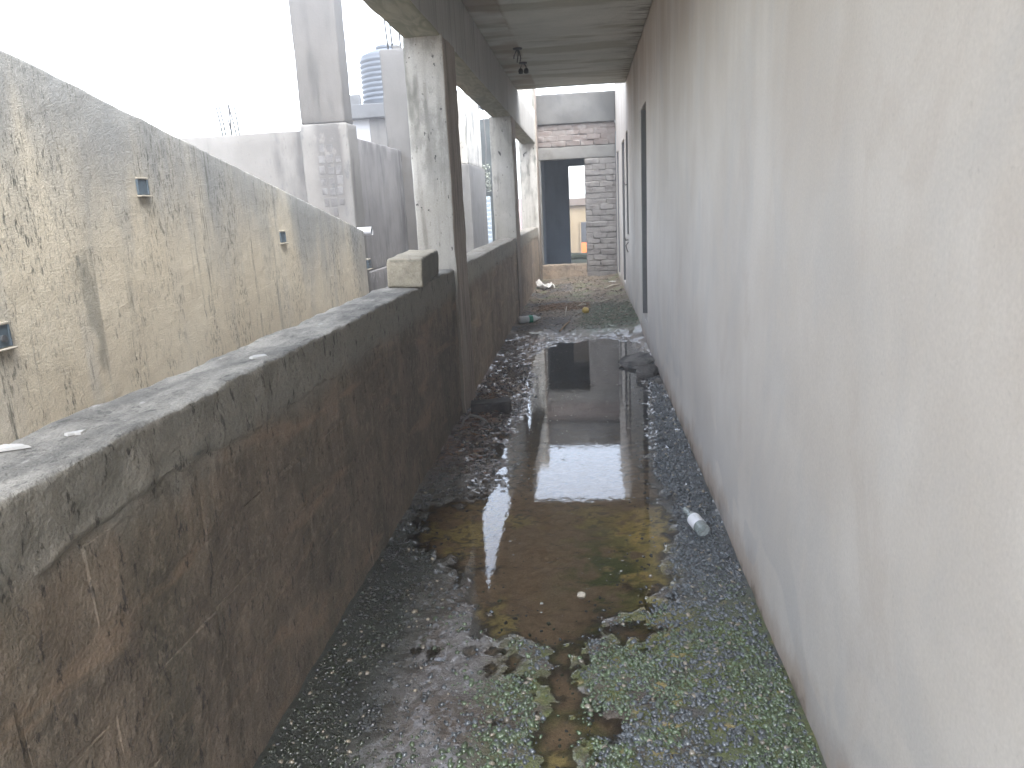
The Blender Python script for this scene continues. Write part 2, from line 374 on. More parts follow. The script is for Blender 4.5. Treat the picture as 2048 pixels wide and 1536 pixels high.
def structure(o): o['kind'] = 'structure'; return o

# ------------------------------------------------------------------ ground far below the gallery
gv = [(-120, -120, -3.3), (120, -120, -3.3), (120, 120, -3.3), (-120, 120, -3.3)]
structure(mesh_np('ground', gv, [(0, 1, 2, 3)], M_ground, None, False))

# ------------------------------------------------------------------ gallery floor with its pool
POLY = np.array([(-.62, 7.61), (-.55, 8.15), (-.32, 8.50), (.12, 8.78), (.56, 8.45), (.50, 6.59), (.45, 5.19), (.36, 4.27), (.38, 3.81), (.41, 3.43),
                 (.33, 3.21), (.31, 2.89), (.18, 2.67), (.07, 2.63), (-.12, 2.42), (-.26, 2.46), (-.40, 2.47), (-.50, 2.64), (-.55, 2.97), (-.66, 3.10), (-.84, 3.22),
                 (-.93, 3.60), (-.90, 3.80), (-.63, 3.86), (-.53, 4.13), (-.60, 4.79), (-.52, 5.53), (-.50, 6.32), (-.56, 7.0)])
def poly_sd(x, y):
    d = np.full(x.shape, 9.); ins = np.zeros(x.shape, bool); n = len(POLY)
    for i in range(n):
        ax, ay = POLY[i]; bx, by = POLY[(i + 1) % n]
        ex, ey = bx - ax, by - ay
        t = np.clip(((x - ax) * ex + (y - ay) * ey) / (ex * ex + ey * ey), 0, 1)
        d = np.minimum(d, np.hypot(x - ax - t * ex, y - ay - t * ey))
        ins ^= ((ay > y) != (by > y)) & (x < ex * (y - ay) / (ey + 1e-9) + ax)
    return np.where(ins, -d, d)
def pool_sd(x, y):
    d = poly_sd(x, y)
    for cx, cy, rx, ry in ((-.33, 2.33, .10, .07), (-.13, 2.17, .09, .13), (-.11, 1.93, .085, .16), (.02, 2.02, .05, .05), (-.10, 2.40, .07, .14), (-.14, 1.70, .06, .14), (.12, 2.52, .10, .05), (-.42, 2.40, .10, .05), (-.3, 1.62, .05, .06), (-.75, 7.0, .05, .2), (-.62, 5.0, .05, .12)):
        d = np.minimum(d, (np.hypot((x - cx) / rx, (y - cy) / ry) - 1) * min(rx, ry))
    return d
def height(x, y):
    w = (fbm(x * 9, y * 9, 0 * x, 4) - .5)
    sd_ = pool_sd(x + .17 * (fbm(x * 8, y * 8, x * 0 + 3, 4) - .5), y + .24 * (fbm(x * 7, y * 7, x * 0 + 8, 4) - .5))
    sd_ = sd_ + sst(7.8, 8.4, y) * .16 * (fbm(x * 16, y * 6, x * 0 + 14, 4) - .5)
    h = np.where(sd_ < 0, np.maximum(sd_ * .085, -.020), np.minimum(sd_ * .075, .016))
    h = h + w * np.where(sd_ < 0, .012, .018) + (fbm(x * 24, y * 20, 0 * x + 2, 5) - .5) * (.014 + .013 * np.exp(-(sd_ / .10) ** 2))
    bank_r = np.exp(-np.maximum(.62 - x, 0) / .10); bank_l = np.exp(-np.maximum(x + .99, 0) / .11)
    h = h + bank_r * (.014 + .03 * sst(6.8, 9.3, y)) + bank_l * (.006 + .018 * sst(4.2, 6.5, y))
    far = sst(8.75, 9.15, y + .25 * (fbm(x * 5, y * 0, x * 0, 3) - .5))
    h = h + far * (.020 + .05 * (fbm(x * 4, y * 3, x * 0 + 5, 4) - .35) + .035 * sst(0., .5, x) * sst(11.6, 9.3, y))
    left = sst(-.55, -.75, x) * sst(4.0, 4.6, y)
    h = np.where(left > .01, h * (1 - .45 * left), h)
    return h + left * (.034 * (fbm(x * 11, y * 17, x * 0 + 9, 4) - .53))
def floor_color(x, y):
    n1 = fbm(x * 5, y * 5, x * 0 + 1, 5); n2 = fbm(x * 16, y * 16, x * 0 + 4, 4); n3 = fbm(x * 2.2, y * 2.2, x * 0 + 6, 3); n4 = fbm(x * 45, y * 45, x * 0 + 2, 3)
    hh = height(x, y)
    def mx(c, k, m): return c + (np.array(k) - c) * m[..., None]
    c = np.zeros(x.shape + (3,)) + np.array((.060, .050, .042))
    sd_ = pool_sd(x, y); inp = sst(.02, -.05, sd_) * sst(.004, -.005, hh)
    c = mx(c, (.078, .058, .038), inp)                                         # brown silt under water
    c = mx(c, (.055, .047, .040), inp * sst(4.0, 6.0, y))
    och = sst(-.02, .20, x + .30 * (n1 - .5)) * sst(3.95, 3.4, y) * sst(2.3, 2.6, y) * sst(.34, .47, n1 * .6 + n2 * .4)
    c = mx(c, (.20, .165, .062), np.clip(och, 0, 1) * .9)
    och2 = sst(.50, .62, n1 * .7 + n2 * .3) * inp * sst(4.0, 3.4, y)
    c = mx(c, (.125, .105, .045), och2 * .8)
    c = mx(c, (.03, .028, .022), inp * sst(.56, .66, n4) * sst(.35, .6, n1) * .8)
    gr = np.exp(-((x - .06) / .17) ** 2 - ((y - 3.0) / .42) ** 2) * sst(.38, .56, n2 * .6 + n1 * .4)
    c = mx(c, (.035, .042, .016), np.clip(gr * 1.3, 0, 1))
    out = 1 - inp
    c = mx(c, (.105, .10, .098), out * sst(2.9, 2.5, y) * sst(-.30, -.45, x) * sst(.35, .55, n1))  # thin grey silt, near left
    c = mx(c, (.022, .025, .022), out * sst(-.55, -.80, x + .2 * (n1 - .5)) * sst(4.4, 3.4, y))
    c = mx(c, (.040, .044, .046), out * sst(.20, .42, x) * sst(6.2, 5.4, y))
    grn = out * sst(3.0, 2.4, y) * sst(-.45, -.15, x) * sst(.36, .54, n1 * .5 + n2 * .5)
    c = mx(c, (.066, .078, .024), grn * .9)
    c = mx(c, (.17, .135, .060), out * sst(3.0, 2.5, y) * sst(-.3, 0, x) * sst(.60, .70, n2 * .7 + n4 * .3))
    lm = sst(-.45, -.60, x) * sst(4.0, 4.6, y) * sst(9.3, 8.6, y)
    c = mx(c, (.075, .060, .055), lm)
    c = mx(c, (.12, .08, .06), lm * sst(.52, .66, n1))
    farm = sst(8.7, 9.2, y)
    c = mx(c, (.105, .085, .062), farm)
    c = mx(c, (.06, .055, .052), farm * sst(.45, .6, n3) * sst(-.1, -.4, x))
    ms = farm * sst(-.35, .1, x + .4 * (n1 - .5)) * sst(11.7, 11.0, y + .6 * (n1 - .5)) * sst(.30, .5, n2)
    c = mx(c, (.06, .075, .046), ms)
    c = mx(c, (.085, .10, .045), farm * sst(.5, .65, n1) * sst(11, 12, y) * .6)
    st = farm * np.exp(-((y - 11.2) / .35) ** 2) * sst(.1, -.1, x)
    c = mx(c, (.19, .13, .085), st * sst(.35, .6, n2) * .8)
    return c * (1.5 + 1.1 * n4)[..., None] * (1 + 2.0 * inp * sst(.0, -.008, hh) * sst(5.6, 3.8, y))[..., None]
xs = np.linspace(-1.0, .63, 182)
ys = np.concatenate([np.arange(-3, .6, .2), np.arange(.6, 4.6, .0085), np.arange(4.6, 9.4, .016), np.arange(9.4, 16.2, .03)])
X, Y = np.meshgrid(xs, ys); Z = height(X, Y)
nv = len(xs); idx = np.arange(X.size).reshape(X.shape)
FQ = np.stack([idx[:-1, :-1], idx[:-1, 1:], idx[1:, 1:], idx[1:, :-1]], -1).reshape(-1, 4)
t = T('wet silt and moss')
c = t.gain(t.attr('Col'), t.lin(t.noise(160, 4, .7), .25, .75, .65, 1.35, False))
wet = t.lin(t.z, .0, .035)
rough = t.op('MAXIMUM', t.op('ADD', t.mul(wet, .28), t.mul(t.noise(25, 4), .34)), t.lin(t.y, 8.8, 9.6, 0., .75))
t.put(t.b.inputs['Coat Weight'], t.lin(t.y, 9.5, 8.8, .06, .9)); t.b.inputs['Coat Roughness'].default_value = .13; t.b.inputs['Coat IOR'].default_value = 1.45
M_floor = t.done(c, rough, t.op('ADD', t.noise(140, 5, .7), t.mul(t.noise(55, 4, .6), 1.5)), .75, .012, .5)
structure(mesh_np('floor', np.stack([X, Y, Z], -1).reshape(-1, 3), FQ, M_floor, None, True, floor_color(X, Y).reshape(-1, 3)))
structure(box('floor_slab', (-.98, -3, -.25), (.60, 16.2, -.06), M_slabedge, None, 0))

t = T('shallow clear water')
t.nt.nodes.remove(t.b)
fr = t.nt.nodes.new('ShaderNodeFresnel'); fr.inputs['IOR'].default_value = 1.55
tr = t.nt.nodes.new('ShaderNodeBsdfTransparent'); tr.inputs[0].default_value = (.93, .90, .84, 1)
gl = t.nt.nodes.new('ShaderNodeBsdfGlossy'); gl.inputs['Roughness'].default_value = .012; gl.inputs[0].default_value = (.95, .97, 1, 1)
hb = t.bump(t.op('ADD', t.noise((34, 20, 20), 3, .5), t.mul(t.noise((9, 5, 5), 2),   .7)), .05, .0042)
t.nt.links.new(hb, fr.inputs['Normal']); t.nt.links.new(hb, gl.inputs['Normal'])
ms = t.nt.nodes.new('ShaderNodeMixShader')
t.nt.links.new(fr.outputs[0], ms.inputs[0]); t.nt.links.new(tr.outputs[0], ms.inputs[1]); t.nt.links.new(gl.outputs[0], ms.inputs[2])
t.nt.links.new(ms.outputs[0], t.out.inputs['Surface'])
M_water = t.m
structure(mesh_np('water', [(-.97, 1.3, 0), (.605, 1.3, 0), (.605, 9.2, 0), (-.97, 9.2, 0)], [(0, 1, 2, 3)], M_water, None, False))

# ------------------------------------------------------------------ the house whose wall closes the gallery on the right
DOORS = [(8.02, 8.82, .27, 2.5), (11.50, 12.0, 1.04, 2.54), (12.55, 13.43, .2, 2.5), (14.70, 15.5, .15, 2.47)]
def house():
    root = thing('house', 'long house with grey plaster wall and dark doorways along the wet gallery', 'house', (.61, 6, 0))
    inv = Matrix.Translation((-.61, -6, 0))
    y = np.unique(np.round(np.concatenate([np.arange(-3, 16.21, .12), [16.2], *[d[:2] for d in DOORS]]), 4))
    z = np.unique(np.round(np.concatenate([np.arange(-.1, 4.21, .12), [4.2], *[d[2:] for d in DOORS]]), 4))
    Yg, Zg = np.meshgrid(y, z); Xg = .61 + .010 * (fbm(Yg * 1.1, Zg * 1.1, Yg * 0, 3) - .5)
    for d in DOORS:
        pass
    V = np.stack([Xg, Yg, Zg], -1).reshape(-1, 3); idx = np.arange(Yg.size).reshape(Yg.shape)
    cy, cz = (y[:-1] + y[1:]) / 2, (z[:-1] + z[1:]) / 2
    keep = np.ones((len(cz), len(cy)), bool)
    for y0, y1, z0, z1 in DOORS: keep &= ~((cy[None] > y0) & (cy[None] < y1) & (cz[:, None] > z0) & (cz[:, None] < z1))
    F = np.stack([idx[:-1, :-1], idx[1:, :-1], idx[1:, 1:], idx[:-1, 1:]], -1)[keep].reshape(-1, 4)
    V = list(map(tuple, V)); F = list(map(tuple, F))
    def fx(yy, zz): return .61 + .010 * (float(fbm(np.array(yy * 1.1), np.array(zz * 1.1), np.array(0.), 3)) - .5)
    for y0, y1, z0, z1 in DOORS:                       # plastered reveals
        b = len(V)
        for yy, zz in ((y0, z0), (y1, z0), (y1, z1), (y0, z1)): V.append((fx(yy, zz), yy, zz)); V.append((.80, yy, zz))
        for k in range(4):
            a, n = b + 2 * k, b + 2 * ((k + 1) % 4); F.append((a, n, n + 1, a + 1))
    V = np.array(V) - np.array((.61, 6, 0))
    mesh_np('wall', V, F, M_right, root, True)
    for k, (y0, y1, z0, z1) in enumerate(DOORS):
        nm = 'shutter' if k == 1 else 'door'
        o = box(nm, (.745 - .61, y0 + .004 - 6, z0 + .004), (.775 - .61, y1 - 6 - .004, z1 - .004), M_steel, root)
        box('frame', (.006, y1 - .022 - 6, z0 + .003), (.133, y1 - .003 - 6, z1 - .003), M_jambshade, root, .002)  # added dark strip over the far jamb, its shade put into the colour
        if k != 1: tube('handle', [(.735 - .61, y0 + .12 - 6, z0 + .95), (.735 - .61, y0 + .12 - 6, z0 + 1.1)], .01, M_rust, o)
    rbox('rear_wall', (.81 - .61, -9, -3.3), (1.2 - .61, 10.2, 4.19), M_mortar, root, .8, 0, 0)  # unseen solid mass behind the wall, added to stop light leaking in
    # hasps and bent wire on the shutter beside the second door
    tube('hinge', [(-.012, 5.62, 1.78), (-.03, 5.7, 1.77), (-.025, 6.2, 1.83), (-.01, 6.5, 1.82)], .006, M_rust, root, 6)
    tube('hinge', [(-.012, 5.5, .98), (-.04, 5.62, .97), (-.05, 5.9, 1.0), (-.01, 6.4, .96)], .008, M_rust, root, 6)
    tube('hasp', [(-.012, 5.45, .95), (-.045, 5.47, .90), (-.03, 5.52, .84), (-.012, 5.5, .80)], .007, M_rust, root, 6)
house()

# ------------------------------------------------------------------ slab, beams, columns
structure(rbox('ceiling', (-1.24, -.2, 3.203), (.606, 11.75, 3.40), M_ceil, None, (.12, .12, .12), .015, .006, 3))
jo = rbox('ceiling_joint', (-.70, 4.2, 3.190), (.60, 7.9, 3.21), M_ceil, None, (.1, .1, .02), .006, .004, 5)
structure(jo)
tag(rbox('edge_beam', (-1.24, -.4, 2.72), (-.972, 15.93, 3.20), M_beam, None, (.09, .12, .08), .012, .006, 5),
    'long concrete edge beam carried on the columns, pale board marked underside', 'beam')

def column(lab, x0, x1, y0, y1, z0, z1, extra=()):
    root = thing('concrete_column', lab, 'column', ((x0 + x1) / 2, (y0 + y1) / 2, 0), 'columns carrying the gallery edge beam')
    ox, oy = (x0 + x1) / 2, (y0 + y1) / 2
    V, F = rgeo((x0, y0, z0), (x1, y1, z1), (.05, .06, .07), .016, .008, 8, None, y0)
    o = mesh_np('shaft', V - np.array((ox, oy, 0)), F, M_col, root)
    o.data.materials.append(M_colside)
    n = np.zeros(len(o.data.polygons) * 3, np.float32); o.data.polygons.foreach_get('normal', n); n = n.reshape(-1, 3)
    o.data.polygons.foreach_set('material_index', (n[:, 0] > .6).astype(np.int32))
    return root
column('nearest thick limewashed column rising beside the loose block on the parapet', -1.245, -.962, 5.56, 6.08, -3.3, 2.73)
column('pale column midway along the gallery near the green banded bottle', -1.275, -.968, 10.62, 11.12, -3.3, 2.73)
column('far corner column standing against the brick end wall', -1.29, -.945, 15.42, 15.93, -3.3, 3.95)

# ------------------------------------------------------------------ parapets with block courses
def jit_block(seed, L, H, D):
    r = random.Random(seed)
    bm = bmesh.new(); bmesh.ops.create_cube(bm, size=1)
    for v in bm.verts: v.co = Vector((v.co.x * D, v.co.y * L, v.co.z * H))
    bmesh.ops.bevel(bm, geom=bm.edges[:], offset=.004, segments=1, affect='EDGES')
    for v in bm.verts: v.co += Vector((r.uniform(-.0015, .0015), r.uniform(-.006, .006), r.uniform(-.007, .007)))
    me = bpy.data.meshes.new('block'); bm.to_mesh(me); bm.free()
    return me
BL = [jit_block(i, .432, .18, .05) for i in range(8)]
BL2 = [jit_block(i + 20, .432, .18, .05) for i in range(8)]
for me in BL: me.materials.append(M_parb)
for me in BL2: me.materials.append(M_par2b)
def parapet(lab, y0, y1, mat, meshes, yb):
    root = thing('parapet_wall', lab, 'parapet', (-1.1, (y0 + y1) / 2, 0), 'parapet sections between the columns')
    o = np.array((-1.1, (y0 + y1) / 2, 0))
    def top(V):
        V = V.copy(); m = V[:, 2] > .9
        V[m, 2] += .018 * (fbm(V[m, 0] * 5, V[m, 1] * 4, V[m, 0] * 0, 4) - .5)
        lo_ = V[:, 2] < .99
        V[lo_, 2] += (.13 * (fbm(V[lo_, 1] * 2.4, V[lo_, 0] * 0, V[lo_, 1] * 0 + 6, 5) - .5)) * sst(.99, .94, V[lo_, 2])
        e = m & (V[:, 0] > -1.03)
        V[e, 0] += .014 * (fbm(V[e, 1] * 16, V[e, 2] * 10, V[e, 0] * 0 + 2, 4) - .5)
        return V - o
    V, F = rgeo((-1.215, y0, .93), (-.983, y1, 1.12), (.03, .022, .018), .016, .009, 12, top, y0)
    mesh_np('coping', V, F, mat, root)
    V, F = rgeo((-1.212, y0 + .004, -3.3), (-.989, y1 - .004, 1.06), (.08, .025, .025), .004, .009, 9, lambda V: V - o, y0 + 3)
    mesh_np('core', V, F, mat, root)
    k = 0
    for row in range(5):
        zc = .0 + .19 * row + .095
        y = yb - (.22 if row % 2 else 0)
        while y < y1:
            a, b = max(y, y0), min(y + .44, y1)
            if b - a > .08:
                ob = bpy.data.objects.new('block', rng.choice(meshes))
                ob.location = (-1.1 + 1.1 - .989 - .025 + rng.uniform(-.003, .004) - o[0] , (a + b) / 2 - o[1], zc)
                ob.location.x = (-.989 - .025 + rng.uniform(-.003, .002)) - o[0]
                ob.scale = (1, (b - a) / .44, 1)
                ob.rotation_euler = (rng.uniform(-.012, .012), 0, rng.uniform(-.006, .006))
                link(ob, root)
            y += .44
parapet('near parapet wall with dark mud stained face and rough grey top', -.5, 5.56, M_par, BL, -.5)
parapet('brown stained parapet between the nearest column and the middle column', 6.08, 10.62, M_par2, BL2, 6.08)
parapet('short far parapet between the middle column and the corner column', 11.12, 15.42, M_par2, BL2, 11.12)

# loose block lying on the parapet against the nearest column
V, F = rgeo((-.105, -.40, 0), (.105, .40, .168), (.02, .03, .02), .020, .007, 17)
o = mesh_np('concrete_block', V, F, M_block, None)
o.location = (-1.082, 4.70, 1.122); o.rotation_euler = (math.radians(.4), math.radians(1.5), math.radians(4.5))
tag(o, 'loose sandy concrete block lying on the parapet against the nearest column', 'block')

# flakes of plaster on the near parapet top
M_chip = simple('white plaster flake', (.40, .395, .38), .8)
def flake(lab, x, y, z, s, rz, name='plaster_flake', mat=None, seed=1, th=.005, cat='flake', group='plaster flakes on the parapet'):
    r = random.Random(seed); n = 9
    ang = sorted(r.uniform(0, 6.28) for _ in range(n)); P = [(math.cos(a) * s * r.uniform(.6, 1.1), math.sin(a) * s * .55 * r.uniform(.6, 1.1)) for a in ang]
    V = [(px, py, 0) for px, py in P] + [(px * .9, py * .9, th) for px, py in P]
    bm = bmesh.new(); vs = [bm.verts.new(v) for v in V]
    bm.faces.new(vs[:n][::-1]); bm.faces.new(vs[n:])
    for i in range(n): bm.faces.new((vs[i], vs[(i + 1) % n], vs[n + (i + 1) % n], vs[n + i]))
    me = bpy.data.meshes.new(name); bm.to_mesh(me); bm.free(); me.materials.append(mat or M_chip)
    o = link(bpy.data.objects.new(name, me)); o.location = (x, y, z); o.rotation_euler = (0.05, .04, rz)
    return tag(o, lab, cat, group)
flake('slim white flake at the inner edge midway along the near parapet top', -1.045, 2.27, 1.122, .045, 1.3, seed=3)
flake('small white flake nearest the middle of the near parapet top', -1.10, 1.45, 1.122, .03, .9, seed=5)
flake('broad white flake at the outer edge of the near parapet top', -1.185, 1.35, 1.122, .05, .4, seed=8)

# ------------------------------------------------------------------ end wall with brickwork and doorway
def end_wall():
    ox, oy = -.18, 16.0
    root = thing('end_wall', 'brick end wall with open doorway and rendered beam closing the gallery', 'wall', (ox, oy, 0))
    o = np.array((ox, oy, 0))
    def rb(name, lo, hi, mat, **k):
        V, F = rgeo(lo, hi, k.get('res', .06), k.get('r', .012), k.get('amp', .006), 10, lambda V: V - o)
        return mesh_np(name, V, F, mat, root)
    rb('beam', (-.97, 15.94, 3.10), (.606, 16.24, 3.67), M_endbeam, amp=.008)
    rb('lintel', (-.97, 15.995, 2.42), (.60, 16.2, 2.66), M_lint, amp=.007)
    rb('pier', (-.02, 16.022, -.05), (.606, 16.2, 2.418), M_mortar)
    rb('band', (-.97, 16.022, 2.662), (.606, 16.2, 3.098), M_mortar)
    rb('threshold', (-.97, 15.98, -.05), (-.023, 16.2, .31), M_par2)
    rb('jamb', (-.965, 16.0, .312), (-.915, 16.2, 2.418), M_lint)
    ms = []
    for i in range(6):
        r = random.Random(50 + i); bm = bmesh.new(); bmesh.ops.create_cube(bm, size=1)
        for v in bm.verts: v.co = Vector((v.co.x * .282, v.co.y * .05, v.co.z * .108))
        bmesh.ops.bevel(bm, geom=bm.edges[:], offset=.012, segments=1, affect='EDGES')
        for v in bm.verts: v.co += Vector((r.uniform(-.016, .016), r.uniform(-.008, .008), r.uniform(-.014, .014)))
        me = bpy.data.meshes.new('brick'); bm.to_mesh(me); bm.free(); me.materials.append(M_bricka); ms.append(me)
    mr = [m.copy() for m in ms]
    for m in mr: m.materials.clear(); m.materials.append(M_brickb)
    def lay(x0, x1, z0, z1, meshes):
        rows = round((z1 - z0) / .112); hz = (z1 - z0) / rows
        for r_ in range(rows):
            x = x0 - (.15 if r_ % 2 else 0)
            while x < x1:
                a, b = max(x, x0), min(x + .285, x1)
                if b - a > .05:
                    q = bpy.data.objects.new('brick', rng.choice(meshes))
                    q.location = ((a + b) / 2 - ox, 16.018 + rng.uniform(-.012, .008) - oy, z0 + hz * (r_ + .5) + rng.uniform(-.004, .004))
                    q.scale = ((b - a) / .285, 1, 1); q.rotation_euler = (rng.uniform(-.05, .05), rng.uniform(-.02, .02), rng.uniform(-.03, .03))
                    link(q, root)
                x += .285
    lay(-.02, .60, .03, 2.41, ms)
    lay(-.96, .60, 2.67, 3.095, mr)
end_wall()

# the unlit room beyond the doorway
def room():
    root = thing('back_room', 'dark unlit room seen through the doorway of the end wall', 'room', (0, 17.6, 0))
    o = (0, 17.6, 0)
    def b(n, lo, hi, m): return box(n, tuple(lo[i] - o[i] for i in range(3)), tuple(hi[i] - o[i] for i in range(3)), m, root, 0)
    b('side_wall', (-1.3, 16.2, -.3), (-1.0, 18.95, 2.9), M_dark)
    b('side_wall', (1.8, 16.2, -.3), (2.0, 18.95, 2.9), M_dark)
    b('roof', (-1.3, 16.245, 2.9), (2.4, 26.0, 3.05), M_lint)  # carried on past the room, added length blocks sky from the pool reflection
    b('post', (2.1, 25.6, -3.3), (2.35, 25.9, 2.895), M_lint)
    b('post', (-1.3, 25.6, -3.3), (-1.05, 25.9, 2.895), M_lint)
    b('floor_screed', (-1.0, 16.2, -.3), (1.8, 18.95, 0.0), M_dark)
    b('rear_wall', (-1.3, 18.95, -.3), (-.415, 19.15, 2.9), M_dark)
    b('rear_wall', (.75, 18.95, -.3), (2.0, 19.15, 2.9), M_dark)
    b('rear_wall', (-.415, 18.95, 2.42), (.75, 19.15, 2.9), M_dark)
    b('infill', (.606, 16.0, -.3), (1.8, 16.2, 2.9), M_dark)
room()
structure(box('terrace', (-1.4, 19.15, -.25), (4, 23.6, -.06), M_terr, None, 0))
V, F = rgeo((-1.4, 22.6, -.06), (4, 23.6, .06), (.1, .05, .05), .04, .05, 4)
structure(mesh_np('terrace_kerb', V, F, M_terr))

def cream_house():
    root = thing('cream_house', 'cream house with brown fascia and orange shutter beyond the doorway', 'house', (0, 31, -3.3))
    o = (0, 31, -3.3)
    def b(n, lo, hi, m, par=None): return box(n, tuple(lo[i] - o[i] for i in range(3)), tuple(hi[i] - o[i] for i in range(3)), m, par or root, .01)
    b('wall', (-1.0, 30.05, -3.3), (5, 36, 1.45), M_cream)
    b('fascia', (-1.2, 29.9, 1.452), (5.2, 36.1, 1.72), M_fascia)
    w = b('window', (-.24, 30.0, .04), (.9, 30.045, .82), M_glassdk)
    b('frame', (-.29, 29.98, -.36), (-.242, 30.046, .86), M_cream, w)
    b('shutter', (-.238, 30.0, -.40), (.9, 30.045, .036), M_orange)
cream_house()

# ------------------------------------------------------------------ neighbour's compound to the left
def ytop(y): return 2.765 - .185 * y
def wy(V):
    V = V.copy(); s = (V[:, 2] + 3.3) / 3.3
    zt = ytop(V[:, 1]) + .010 * (fbm(V[:, 1] * 9, V[:, 0] * 2, V[:, 1] * 0 + 4, 4) - .5) * np.exp(-((V[:, 1] - 3.6) / .5) ** 2) + .003 * (fbm(V[:, 1] * 14, V[:, 0] * 4, V[:, 1] * 0, 3) - .5)
    V[:, 2] = -3.3 + s * (zt + 3.3); return V
tag(rbox('boundary_wall', (-2.4, -3, -3.3), (-2.2, 7.46, 0), M_yellow, None, (.05, .035, .08), .010, .003, 6, wy),
    'cream roughcast boundary wall with sloping top and black mould streaks', 'wall')

M_box = simple('blue grey drain lining', (.085, .115, .14), .6)
M_rim = simple('cream mortar rim', (.36, .33, .27), .85)
def spout(lab, y, z, s, pipe=False, sleeve=False):
    root = thing('drain_spout', lab, 'drain spout', (-2.2, y, z), 'square drain spouts in the boundary wall')
    h = s / 2; tck = .010
    box('rim', (-.06, -h, h - tck), (.010, h, h), M_rim, root, .002)
    box('rim', (-.06, -h * 1.1, -h), (.022, h * 1.1, -h + tck * .8), M_rim, root, .002)
    box('cheek', (-.06, -h, -h + tck + .001), (.009, -h + tck, h - tck - .001), M_box, root, .002)
    box('cheek', (-.06, h - tck, -h + tck + .001), (.009, h, h - tck - .001), M_box, root, .002)
    box('lining', (-.05, -h + tck + .001, -h + tck + .001), (.0045, h - tck - .001, h - tck - .001), M_box, root, .001)
    if sleeve: box('sleeve', (-.27, -h * .9, -h * .9), (-.051, h * .9, h * .9), M_box, root, .002)
    if pipe: tube('outlet_pipe', [(.0, .012, -.008), (.012, .012, -.008)], s * .13, M_slabedge, root, 12)
spout('drain spout low on the cream wall at the left picture edge', 2.60, 1.165, .105, True)
spout('highest drain spout on the cream wall, between the low one and the midway one', 3.70, 1.73, .095)
spout('drain spout with blue lining midway along the cream wall', 5.40, 1.41, .095)
spout('drain spout beside the white pipe at the far end of the cream wall', 7.535, 1.05, .105, True, True)

o = thing('drain_pipe', 'short white plastic pipe stub poking out at the cream wall end', 'pipe', (-2.3, 7.62, 1.37))
t_ = tube('pipe', [(-.2, 0, 0), (.14, 0, .004)], .042, M_pvc, o, 20, False)
tube('bore', [(-.19, 0, 0), (.13, 0, .004)], .036, M_box, o, 16, True)

def neighbour_pillar():
    root = thing('neighbour_pillar', 'tall grey pillar with whitewashed lower half behind the cream wall', 'pillar', (-2.68, 8.1, 0))
    o = np.array((-2.68, 8.1, 0))
    V, F = rgeo((-2.915, 7.98, 2.47), (-2.45, 8.28, 5.2), (.06, .06, .1), .02, .007, 6, lambda V: V - o); mesh_np('shaft', V, F, M_pillar, root)
    V, F = rgeo((-2.925, 7.95, -3.3), (-2.42, 8.30, 2.468), (.06, .06, .08), .02, .003, 6, lambda V: V - o); mesh_np('base', V, F, M_white, root)
    me = None
    for i in range(3):
        for j in range(8):
            if rng.random() < (.2 if 2 <= j <= 5 else .6): continue
            q = box('brick', (-.036, -.006, -.048), (.036, .006, .048), M_gbrick, root, .005) if me is None else link(bpy.data.objects.new('brick', me), root)
            me = q.data
            q.location = (-2.72 + .086 * i + rng.uniform(-.012, .012) - o[0], 7.9535 - o[1], 2.33 - .108 * j + rng.uniform(-.008, .008))
            q.scale = (rng.uniform(.7, 1.05), 1, rng.uniform(.6, 1)); q.rotation_euler = (0, rng.uniform(-.06, .06), 0)
neighbour_pillar()
def white_wall():
    root = thing('white_wall', 'whitewashed wall with rebar starters on top, left of the tall pillar', 'wall', (-5, 8.2, 0))
    o = np.array((-5, 8.2, 0))
    V, F = rgeo((-9, 8.12, -3.3), (-2.93, 8.30, 2.43), (.12, .09, .12), .012, .006, 4, lambda V: V - o); mesh_np('wall', V, F, M_white, root)
    for xb, xt, h in ((-3.87, -3.91, .33), (-3.835, -3.875, .33), (-3.775, -3.77, .325), (-3.715, -3.77, .335), (-3.685, -3.71, .33), (-3.77, -3.795, .2)):
        tube('rebar', [(xb - o[0], 0, 2.40), ((xb + xt) / 2 - o[0] + .006, 0, 2.4 + h / 2), (xt - o[0], 0, 2.42 + h)], .008, M_rebar, root, 5)
white_wall()
def grey_wall():
    root = thing('grey_wall', 'grey plaster wall with dark rain streaks behind the loose block', 'wall', (-2.6, 9.4, 0))
    o = np.array((-2.6, 9.4, 0))
    V, F = rgeo((-2.68, 8.305, .9), (-2.5, 10.60, 2.365), (.06, .06, .08), .015, .008, 5, lambda V: V - o); mesh_np('wall', V, F, M_greywall, root)
    V, F = rgeo((-2.66, 7.5, -3.3), (-2.46, 10.58, .898), (.06, .08, .1), .015, .008, 5, lambda V: V - o); mesh_np('plinth', V, F, M_greywall, root)
grey_wall()
def starter_column():
    root = thing('starter_column', 'slender unfinished column with rebar starters behind the grey wall', 'column', (-2.5, 10.8, 0))
    o = np.array((-2.5, 10.8, 0))
    V, F = rgeo((-2.70, 10.62, -3.3), (-2.27, 10.98, 3.66), (.06, .06, .09), .02, .008, 6, lambda V: V - o); mesh_np('shaft', V, F, M_pillar, root)
    box('stub', (-.04, -.1, 3.655), (.07, .1, 3.72), M_pillar, root, .01)
    for x, lean, h in ((-2.61, -.04, .62), (-2.55, -.03, .60), (-2.44, -.02, .6)):
        tube('rebar', [(x - o[0], 0, 3.6), (x + lean * .6 - o[0], 0, 3.6 + h * .6), (x + lean - o[0], 0, 3.66 + h)], .012, M_rebar, root, 6)
starter_column()
